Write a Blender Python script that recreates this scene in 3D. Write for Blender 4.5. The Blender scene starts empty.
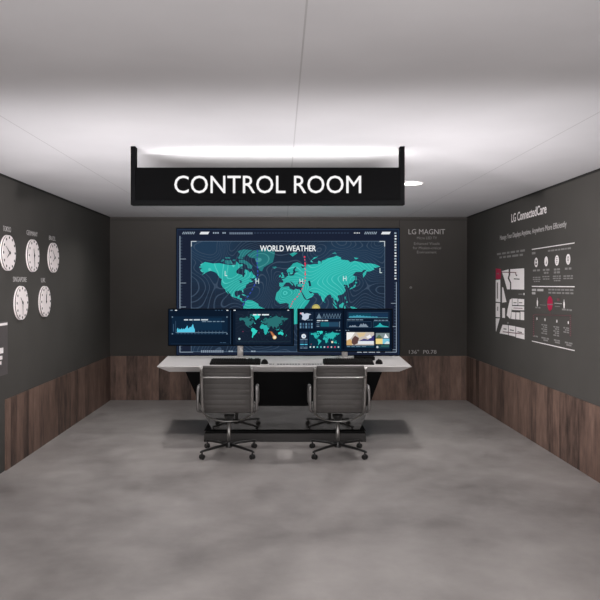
import bpy, bmesh, math, random
from mathutils import Vector, Matrix, geometry
random.seed(7)
C = bpy.context.scene.collection
PI = math.pi

# ------------------------------------------------------------------ camera model (metres; camera at the origin looking along +Y)
F, VX, VY, EYE = 720.0, 281.0, 285.0, 1.546
XL, XR, D0, H = -2.30, 2.50, F/74.4, 2.46
FRONT = 1.2

def at(px, py, D):                       # a photo pixel at depth D
    return Vector(((px-VX)*D/F, D, EYE-(py-VY)*D/F))
def on_left(px, py, off=0.0):            # a photo pixel on the left wall
    x = XL+off; D = x*F/(px-VX)
    return Vector((x, D, EYE-(py-VY)*D/F))
def on_right(px, py, off=0.0):
    x = XR-off; D = x*F/(px-VX)
    return Vector((x, D, EYE-(py-VY)*D/F))

def lin(c):
    return tuple(((v/255)/12.92 if v/255 <= .04045 else ((v/255+.055)/1.055)**2.4) for v in c)

# ------------------------------------------------------------------ materials
def new_mat(name):
    m = bpy.data.materials.new(name); m.use_nodes = True
    nt = m.node_tree; return m, nt, nt.nodes['Principled BSDF']
def N(nt, t, **kw):
    n = nt.nodes.new(t)
    for k, v in kw.items():
        if k.startswith('in_'): n.inputs[k[3:].replace('_', ' ')].default_value = v
        else: setattr(n, k, v)
    return n
def L(nt, a, b): nt.links.new(a, b)
def ramp(nt, fac, stops):
    r = nt.nodes.new('ShaderNodeValToRGB'); e = r.color_ramp.elements
    while len(e) < len(stops): e.new(.5)
    for el, (p, c) in zip(e, stops): el.position = p; el.color = (*c, 1)
    L(nt, fac, r.inputs['Fac']); return r.outputs['Color']
def plain(name, col, rough=.5, metal=0., spec=.5, var=.06, scale=30.):
    m, nt, b = new_mat(name)
    tc = N(nt, 'ShaderNodeTexCoord'); no = N(nt, 'ShaderNodeTexNoise', in_Scale=scale, in_Detail=3.)
    L(nt, tc.outputs['Object'], no.inputs['Vector'])
    a = tuple(v*(1-var) for v in col); c = tuple(min(1, v*(1+var)) for v in col)
    L(nt, ramp(nt, no.outputs['Fac'], [(.3, a), (.7, c)]), b.inputs['Base Color'])
    b.inputs['Roughness'].default_value = rough; b.inputs['Metallic'].default_value = metal
    b.inputs['Specular IOR Level'].default_value = spec
    return m
def emit(name, rgb, s=1.0):
    m = bpy.data.materials.new(name); m.use_nodes = True; nt = m.node_tree; nt.nodes.clear()
    o = N(nt, 'ShaderNodeOutputMaterial'); e = N(nt, 'ShaderNodeEmission')
    e.inputs['Color'].default_value = (*lin(rgb), 1); e.inputs['Strength'].default_value = s
    L(nt, e.outputs[0], o.inputs[0]); return m
def contour(name, base, line, base2=None, scale=2.2, rings=16., width=.09):
    """a screen image of contour lines"""
    m = bpy.data.materials.new(name); m.use_nodes = True; nt = m.node_tree; nt.nodes.clear()
    o = N(nt, 'ShaderNodeOutputMaterial'); e = N(nt, 'ShaderNodeEmission'); tc = N(nt, 'ShaderNodeTexCoord')
    no = N(nt, 'ShaderNodeTexNoise', in_Scale=scale, in_Detail=.6, in_Roughness=.4, in_Distortion=.25)
    L(nt, tc.outputs['Object'], no.inputs['Vector'])
    mu = N(nt, 'ShaderNodeMath', operation='MULTIPLY'); mu.inputs[1].default_value = rings
    fr = N(nt, 'ShaderNodeMath', operation='FRACT'); lt = N(nt, 'ShaderNodeMath', operation='LESS_THAN'); lt.inputs[1].default_value = width
    L(nt, no.outputs['Fac'], mu.inputs[0]); L(nt, mu.outputs[0], fr.inputs[0]); L(nt, fr.outputs[0], lt.inputs[0])
    big = N(nt, 'ShaderNodeTexNoise', in_Scale=.9, in_Detail=1.); L(nt, tc.outputs['Object'], big.inputs['Vector'])
    bc = ramp(nt, big.outputs['Fac'], [(.38, lin(base)), (.62, lin(base2 or base))])
    mx = N(nt, 'ShaderNodeMix', data_type='RGBA'); L(nt, lt.outputs[0], mx.inputs['Factor'])
    L(nt, bc, mx.inputs['A']); mx.inputs['B'].default_value = (*lin(line), 1)
    L(nt, mx.outputs['Result'], e.inputs['Color']); L(nt, e.outputs[0], o.inputs[0]); return m

def wall_mat(name, col):
    m, nt, b = new_mat(name)
    tc = N(nt, 'ShaderNodeTexCoord'); no = N(nt, 'ShaderNodeTexNoise', in_Scale=1.6, in_Detail=5.)
    L(nt, tc.outputs['Object'], no.inputs['Vector'])
    L(nt, ramp(nt, no.outputs['Fac'], [(.3, tuple(v*.93 for v in col)), (.7, tuple(v*1.07 for v in col))]), b.inputs['Base Color'])
    fine = N(nt, 'ShaderNodeTexNoise', in_Scale=220., in_Detail=2.); L(nt, tc.outputs['Object'], fine.inputs['Vector'])
    bp = N(nt, 'ShaderNodeBump', in_Strength=.06, in_Distance=.002); L(nt, fine.outputs['Fac'], bp.inputs['Height']); L(nt, bp.outputs[0], b.inputs['Normal'])
    b.inputs['Roughness'].default_value = .75; b.inputs['Specular IOR Level'].default_value = .25
    return m
def wood_mat(name, axis):
    """vertical dark planks; axis = the horizontal run of the panel ('X' or 'Y')"""
    m, nt, b = new_mat(name)
    tc = N(nt, 'ShaderNodeTexCoord'); sp = N(nt, 'ShaderNodeSeparateXYZ'); L(nt, tc.outputs['Object'], sp.inputs[0])
    u = sp.outputs[axis]
    pl = N(nt, 'ShaderNodeMath', operation='MULTIPLY'); pl.inputs[1].default_value = 1/.145; L(nt, u, pl.inputs[0])
    fl = N(nt, 'ShaderNodeMath', operation='FLOOR'); L(nt, pl.outputs[0], fl.inputs[0])
    wn = N(nt, 'ShaderNodeTexWhiteNoise', noise_dimensions='1D'); L(nt, fl.outputs[0], wn.inputs['W'])
    zz = N(nt, 'ShaderNodeMath', operation='MULTIPLY_ADD'); zz.inputs[1].default_value = .22; L(nt, sp.outputs['Z'], zz.inputs[0])
    sh = N(nt, 'ShaderNodeMath', operation='MULTIPLY'); sh.inputs[1].default_value = 9.; L(nt, wn.outputs['Value'], sh.inputs[0]); L(nt, sh.outputs[0], zz.inputs[2])
    cb = N(nt, 'ShaderNodeCombineXYZ'); L(nt, u, cb.inputs['X']); L(nt, zz.outputs[0], cb.inputs['Z'])
    g = N(nt, 'ShaderNodeTexNoise', in_Scale=22., in_Detail=6., in_Roughness=.62); L(nt, cb.outputs[0], g.inputs['Vector'])
    g2 = N(nt, 'ShaderNodeTexNoise', in_Scale=5., in_Detail=4.); L(nt, cb.outputs[0], g2.inputs['Vector'])
    ad = N(nt, 'ShaderNodeMath', operation='ADD'); L(nt, g.outputs['Fac'], ad.inputs[0]); L(nt, g2.outputs['Fac'], ad.inputs[1])
    ha = N(nt, 'ShaderNodeMath', operation='MULTIPLY_ADD'); ha.inputs[1].default_value = .42; L(nt, ad.outputs[0], ha.inputs[0])
    vv = N(nt, 'ShaderNodeMath', operation='MULTIPLY'); vv.inputs[1].default_value = .16; L(nt, wn.outputs['Value'], vv.inputs[0]); L(nt, vv.outputs[0], ha.inputs[2])
    k = WOODK
    col = ramp(nt, ha.outputs[0], [(.36, tuple(v*k for v in (.026, .017, .014))), (.47, tuple(v*k for v in (.068, .043, .034))), (.59, tuple(v*k for v in (.108, .068, .053))), (.70, tuple(v*k for v in (.15, .10, .08)))])
    L(nt, col, b.inputs['Base Color'])
    bp = N(nt, 'ShaderNodeBump', in_Strength=.15, in_Distance=.003); L(nt, g.outputs['Fac'], bp.inputs['Height']); L(nt, bp.outputs[0], b.inputs['Normal'])
    b.inputs['Roughness'].default_value = .6; b.inputs['Specular IOR Level'].default_value = .3
    return m
WOODK = 1.6

def floor_mat():
    m, nt, b = new_mat('polished_concrete')
    tc = N(nt, 'ShaderNodeTexCoord')
    n1 = N(nt, 'ShaderNodeTexNoise', in_Scale=1.1, in_Detail=8., in_Roughness=.62); L(nt, tc.outputs['Object'], n1.inputs['Vector'])
    n2 = N(nt, 'ShaderNodeTexNoise', in_Scale=5., in_Detail=6.); L(nt, tc.outputs['Object'], n2.inputs['Vector'])
    ad = N(nt, 'ShaderNodeMath', operation='MULTIPLY_ADD'); ad.inputs[1].default_value = .35
    L(nt, n2.outputs['Fac'], ad.inputs[0]); L(nt, n1.outputs['Fac'], ad.inputs[2])
    L(nt, ramp(nt, ad.outputs[0], [(.45, (.19, .174, .168)), (.68, (.28, .26, .251)), (.9, (.355, .332, .32))]), b.inputs['Base Color'])
    L(nt, ramp(nt, n2.outputs['Fac'], [(.3, (.38,)*3), (.7, (.55,)*3)]), b.inputs['Roughness'])
    b.inputs['Specular IOR Level'].default_value = .35
    return m
def ceiling_mat():
    m, nt, b = new_mat('white_ceiling_panels')
    tc = N(nt, 'ShaderNodeTexCoord'); sp = N(nt, 'ShaderNodeSeparateXYZ'); L(nt, tc.outputs['Object'], sp.inputs[0])
    a = N(nt, 'ShaderNodeMath', operation='ADD'); a.inputs[1].default_value = 8.0+.02; L(nt, sp.outputs['X'], a.inputs[0])
    mo = N(nt, 'ShaderNodeMath', operation='MODULO'); mo.inputs[1].default_value = 1.6; L(nt, a.outputs[0], mo.inputs[0])
    lt = N(nt, 'ShaderNodeMath', operation='LESS_THAN'); lt.inputs[1].default_value = .007; L(nt, mo.outputs[0], lt.inputs[0])
    no = N(nt, 'ShaderNodeTexNoise', in_Scale=1.2, in_Detail=4.); L(nt, tc.outputs['Object'], no.inputs['Vector'])
    bc = ramp(nt, no.outputs['Fac'], [(.3, (.54, .53, .545)), (.7, (.60, .59, .605))])
    mx = N(nt, 'ShaderNodeMix', data_type='RGBA'); L(nt, lt.outputs[0], mx.inputs['Factor']); L(nt, bc, mx.inputs['A']); mx.inputs['B'].default_value = (.42, .41, .42, 1)
    L(nt, mx.outputs['Result'], b.inputs['Base Color']); b.inputs['Roughness'].default_value = .6; b.inputs['Specular IOR Level'].default_value = .25
    return m

M = dict(
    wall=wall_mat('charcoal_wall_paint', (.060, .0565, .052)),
    backwall_shaded=wall_mat('charcoal_wall_paint_shaded', (.048, .044, .040)),  # darker copy of the wall paint: the back's weaker light put into colour
    woodx=wood_mat('dark_wood_planks', 'X'), woody=wood_mat('dark_wood_planks_side', 'Y'),
    floor=floor_mat(), ceiling=ceiling_mat(),
    black=plain('black_satin_metal', (.0015, .0015, .0017), .8, spec=.03),
    matte=plain('matte_black_panel', (.003, .003, .0032), .8, spec=.05),
    gap=plain('shadow_gap_black', (.003, .003, .003), .8, spec=.1),
    gloss=plain('dark_polished_panel', (.010, .0095, .009), .06, spec=1.0, var=.03, scale=3),
    plinth=plain('dark_grey_plinth', (.024, .022, .0215), .5, spec=.3),
    desk=plain('white_solid_surface', (.54, .52, .515), .45, var=.02, scale=4),
    mesh=plain('grey_ribbed_upholstery', (.090, .084, .081), .65, spec=.3, scale=160),
    alu=plain('polished_aluminium', (.42, .41, .40), .42, metal=1., var=.03),
    aludark=plain('grey_aluminium', (.17, .163, .16), .4, metal=.7, var=.03),
    base=plain('black_coated_metal', (.012, .012, .012), .4),
    key=plain('black_keyboard_plastic', (.0055, .0052, .005), .7, spec=.08),
    keycap=plain('dark_keycap_plastic', (.0085, .0082, .008), .7, spec=.06),
    bezel=plain('black_bezel_plastic', (.002, .0023, .003), .7, spec=.05),
    silver=plain('brushed_silver_stand', (.55, .53, .52), .5),
    white=plain('white_vinyl', (.80, .76, .76), .5, var=.02),
    greyink=plain('grey_vinyl', (.40, .385, .38), .6, var=.02),
    dimink=plain('dim_grey_vinyl', (.20, .192, .188), .6, var=.02),
    redink=plain('crimson_vinyl', (.36, .008, .05), .5, var=.03),
    dimred=plain('dull_crimson_vinyl', (.12, .032, .043), .6, var=.03),
    darkink=plain('dark_charcoal_ink', (.035, .033, .031), .6),
    poster=plain('light_charcoal_poster', (.078, .069, .069), .6),
    clockwhite=plain('white_clock_plastic', (.86, .79, .79), .4, var=.02),
    clockblack=plain('black_clock_ink', (.01, .01, .01), .5),
    gap_shade_seam=plain('dark_gap_shade_and_seam', (.02, .019, .018), .7, spec=.2),  # near-black strips paint the shade of the ceiling gap; also the panel seam
    signface=plain('black_sign_face', (.001, .001, .0011), .8, spec=.02),
    chrome=plain('dull_metal_stud', (.16, .155, .15), .5, metal=.5),
    lens=emit('lit_lamp_lens', (255, 252, 248), 5.0),
    signwhite=emit('lit_white_letters', (250, 248, 248), 1.0),
)
E = {}
def em(rgb):
    if rgb not in E: E[rgb] = emit('screen_%d_%d_%d' % rgb, rgb)
    return E[rgb]
SEA = contour('screen_sea_contours', (31, 42, 59), (60, 76, 96), (35, 58, 82), 1.7, 36., .17)
SEA_S = contour('screen_sea_small', (22, 30, 45), (33, 44, 60), (24, 40, 58), 6., 12., .12)
LAND = contour('screen_land_teal', (42, 150, 144), (84, 200, 192), (46, 186, 178), 1.7, 36., .17)
LANDN = contour('screen_land_north', (38, 108, 114), (70, 146, 148), (42, 124, 128), 1.7, 36., .17)

# ------------------------------------------------------------------ mesh helpers
ROOTS = {}
def props(o, label=None, cat=None, group=None, kind=None):
    for k, v in (('label', label), ('category', cat), ('group', group), ('kind', kind)):
        if v: o[k] = v
    return o
def empty(name, loc, label, cat, group=None):
    o = bpy.data.objects.new(name, None); C.objects.link(o); o.location = loc; o.empty_display_size = .1
    ROOTS[o] = Vector(loc); return props(o, label, cat, group)
class MB:
    """a bmesh being filled, with its own material slots"""
    def __init__(s): s.bm = bmesh.new(); s.mats = []
    def mi(s, m):
        if m not in s.mats: s.mats.append(m)
        return s.mats.index(m)
    def face(s, pts, m, smooth=False):
        try:
            f = s.bm.faces.new([s.bm.verts.new(p) for p in pts]); f.material_index = s.mi(m); f.smooth = smooth
        except ValueError: pass
    def box(s, a, b, m, bevel=0.):
        a, b = Vector(a), Vector(b); c = (a+b)/2; d = b-a
        r = bmesh.ops.create_cube(s.bm, size=1, matrix=Matrix.Translation(c) @ Matrix.Diagonal((abs(d.x), abs(d.y), abs(d.z), 1)))
        return s._fin(r['verts'], m, bevel)
    def _fin(s, vs, m, bevel=0., smooth=False):
        fs = {f for v in vs for f in v.link_faces}
        for f in fs: f.material_index = s.mi(m); f.smooth = smooth
        if bevel:
            es = list({e for f in fs for e in f.edges})
            bmesh.ops.bevel(s.bm, geom=es, offset=bevel, segments=2, profile=.5, affect='EDGES', clamp_overlap=True, material=-1)
    def prism(s, poly, axis, m, bevel=0.):
        """poly: list of points (Vector); extruded by the vector axis"""
        vs = [s.bm.verts.new(p) for p in poly]; ws = [s.bm.verts.new(Vector(p)+Vector(axis)) for p in poly]
        n = len(vs); fs = [s.bm.faces.new(vs), s.bm.faces.new(ws[::-1])]
        for i in range(n): fs.append(s.bm.faces.new((vs[i], ws[i], ws[(i+1) % n], vs[(i+1) % n])))
        bmesh.ops.recalc_face_normals(s.bm, faces=fs)
        for f in fs: f.material_index = s.mi(m)
        if bevel:
            bmesh.ops.bevel(s.bm, geom=list({e for f in fs for e in f.edges}), offset=bevel, segments=2, profile=.5, affect='EDGES', clamp_overlap=True, material=-1)
    def cyl(s, c, axis, r, h, m, seg=40, r2=None, bevel=0.):
        q = Vector((0, 0, 1)).rotation_difference(Vector(axis).normalized()).to_matrix().to_4x4()
        r_ = bmesh.ops.create_cone(s.bm, cap_ends=True, segments=seg, radius1=r, radius2=r if r2 is None else r2, depth=h, matrix=Matrix.Translation(c) @ q)
        s._fin(r_['verts'], m)
        fs = {f for v in r_['verts'] for f in v.link_faces}
        for f in fs: f.smooth = len(f.verts) == 4
        if bevel:
            es = [e for e in {e for f in fs for e in f.edges} if any(len(f.verts) > 4 for f in e.link_faces)]
            bmesh.ops.bevel(s.bm, geom=es, offset=bevel, segments=3, profile=.5, affect='EDGES', material=-1)
    def tube(s, pts, r, m, seg=10, flat=None, side=None, closed=False):
        """sweep a round (or flat: r x flat) section along pts"""
        pts = [Vector(p) for p in pts]; n = len(pts); rings = []
        for i, p in enumerate(pts):
            a = pts[i-1] if i or closed else p; b = pts[(i+1) % n] if i < n-1 or closed else p
            t = (b-a).normalized()
            ref = Vector(side) if side else (Vector((1, 0, 0)) if abs(t.x) < .9 else Vector((0, 0, 1)))
            u = (ref - t*ref.dot(t)).normalized(); v = t.cross(u)
            rr = r[i] if isinstance(r, (list, tuple)) else r
            r2 = flat if flat else rr
            rings.append([s.bm.verts.new(p + u*rr*math.cos(2*PI*k/seg) + v*r2*math.sin(2*PI*k/seg)) for k in range(seg)])
        mi = s.mi(m)
        for i in range(n if closed else n-1):
            A, B = rings[i], rings[(i+1) % n]
            for k in range(seg):
                f = s.bm.faces.new((A[k], A[(k+1) % seg], B[(k+1) % seg], B[k])); f.material_index = mi; f.smooth = True
        if not closed:
            for R in (rings[0][::-1], rings[-1]):
                f = s.bm.faces.new(R); f.material_index = mi
    def build(s, name, parent=None, root=None, loc=None, normals=True):
        if normals: bmesh.ops.recalc_face_normals(s.bm, faces=s.bm.faces)
        off = ROOTS[parent] if parent is not None else None
        if parent is None:
            vs = [v.co for v in s.bm.verts]
            lo = Vector([min(v[i] for v in vs) for i in range(3)]); hi = Vector([max(v[i] for v in vs) for i in range(3)])
            off = Vector(((lo.x+hi.x)/2, (lo.y+hi.y)/2, lo.z)) if loc is None else Vector(loc)
        for v in s.bm.verts: v.co -= off
        me = bpy.data.meshes.new(name); s.bm.to_mesh(me); s.bm.free()
        for m in s.mats: me.materials.append(m)
        o = bpy.data.objects.new(name, me); C.objects.link(o)
        if parent is not None: o.parent = parent
        else: o.location = off
        ROOTS[o] = Vector(off)
        return o

def round_path(pts, r, n=6):
    """polyline with its inner corners rounded"""
    P = [Vector(p) for p in pts]; out = [P[0]]
    for i in range(1, len(P)-1):
        a, b, c = P[i-1], P[i], P[i+1]
        da, dc = (a-b), (c-b); k = min(r, da.length*.48, dc.length*.48)
        p, q = b+da.normalized()*k, b+dc.normalized()*k
        for j in range(n+1):
            t = j/n; out.append((1-t)**2*p + 2*t*(1-t)*b + t*t*q)
    out.append(P[-1]); return out

# ------------------------------------------------------------------ lettering
def glyphs(text, sp=1.0, bold=0.):
    cu = bpy.data.curves.new('tmp', 'FONT'); cu.body = text; cu.size = 1; cu.resolution_u = 3; cu.offset = bold; cu.space_character = sp
    ob = bpy.data.objects.new('tmp', cu); C.objects.link(ob)
    dg = bpy.context.evaluated_depsgraph_get(); me = bpy.data.meshes.new_from_object(ob.evaluated_get(dg))
    vs = [v.co.copy() for v in me.vertices]; fs = [list(p.vertices) for p in me.polygons]
    bpy.data.objects.remove(ob); bpy.data.curves.remove(cu); bpy.data.meshes.remove(me)
    return vs, fs
CAP = max(v.y for v in glyphs('H')[0])
def write(mb, text, org, right, up, width, cap, m, depth=.001, align=0., sp=1.0, bold=0.):
    """text on a plane: org = baseline start (align 0) or middle (align .5); stretched to width and cap height"""
    vs, fs = glyphs(text, sp, bold); x0 = min(v.x for v in vs); x1 = max(v.x for v in vs)
    k = width/(x1-x0); ky = cap/CAP; right, up = Vector(right), Vector(up); nrm = right.cross(up)
    off = -align*width
    W = [Vector(org)+right*((v.x-x0)*k+off)+up*(v.y*ky) for v in vs]
    mi = mb.mi(m)
    top = [mb.bm.verts.new(p+nrm*depth) for p in W]
    cnt = {}
    for f in fs:
        for a, b in zip(f, f[1:]+f[:1]): cnt[frozenset((a, b))] = cnt.get(frozenset((a, b)), 0)+1
    bot = [mb.bm.verts.new(p) for p in W] if depth > .0008 else None
    for f in fs:
        try: q = mb.bm.faces.new([top[i] for i in f]); q.material_index = mi
        except ValueError: pass
        if bot:
            for a, b in zip(f, f[1:]+f[:1]):
                if cnt[frozenset((a, b))] == 1:
                    try: q = mb.bm.faces.new((top[a], bot[a], bot[b], top[b])); q.material_index = mi
                    except ValueError: pass
def smallprint(mb, org, right, up, width, h, m, words, depth=.001, align=0.):
    """printed line too small to read: word-long bars"""
    ws = [random.uniform(.5, 1.3) for _ in range(words)]; gap = .22; tot = sum(ws)+gap*(words-1); x = -align*width
    org, right, up = Vector(org), Vector(right), Vector(up); n = right.cross(up)*depth
    for w in ws:
        a = org+right*x; b = org+right*(x+w/tot*width)
        mb.face([a+n, b+n, b+up*h+n, a+up*h+n], m); x += (w+gap)/tot*width

RB = ((1, 0, 0), (0, 0, 1)); RLFT = ((0, 1, 0), (0, 0, 1)); RRGT = ((0, -1, 0), (0, 0, 1))

# ================================================================== THE SETTING
def struct(name, mb): return props(mb.build(name), kind='structure')
m = MB(); m.box((XL-.1, -1.0, -.1), (XR+.1, D0+.1, 0), M['floor']); struct('floor', m)
m = MB(); m.box((XL-.1, FRONT, H), (XR+.1, D0+.1, H+.1), M['ceiling']); struct('ceiling', m)
m = MB(); m.box((XL-.1, D0, 0), (XR+.1, D0+.1, H), M['backwall_shaded'])
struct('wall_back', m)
m = MB(); m.box((XL-.1, FRONT, 0), (XL, D0, H), M['wall']); struct('wall_left', m)
m = MB(); m.box((XR, FRONT, 0), (XR+.1, D0, H), M['wall']); struct('wall_right', m)
DADO = .592
m = MB(); m.box((XL+.012, D0-.012, 0), (XR-.012, D0, DADO), M['woodx']); struct('trim_1', m)
m = MB(); m.box((XL, F/120.1, 0), (XL+.012, D0, DADO), M['woody']); struct('trim_2', m)
m = MB(); m.box((XR-.012, 3.2, 0), (XR, D0, DADO), M['woody']); struct('trim_3', m)
m = MB(); m.box((XL, FRONT, H-.018), (XL+.006, D0-.006, H), M['gap_shade_seam']); struct('trim_4', m)  # dark strip painted in for the shadow gap under the ceiling
m = MB(); m.box((XR-.006, FRONT, H-.018), (XR, D0-.006, H), M['gap_shade_seam']); struct('trim_5', m)
m = MB(); m.box((XL, D0-.006, H-.045), (XR, D0, H-.037), M['gap_shade_seam'])  # painted shade of the top gap; the upright below is a panel seam
sx = at(399.5, 0, D0).x; m.box((sx-.004, D0-.005, 2.325), (sx+.004, D0, H-.045), M['gap_shade_seam']); struct('trim_6', m)

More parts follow.
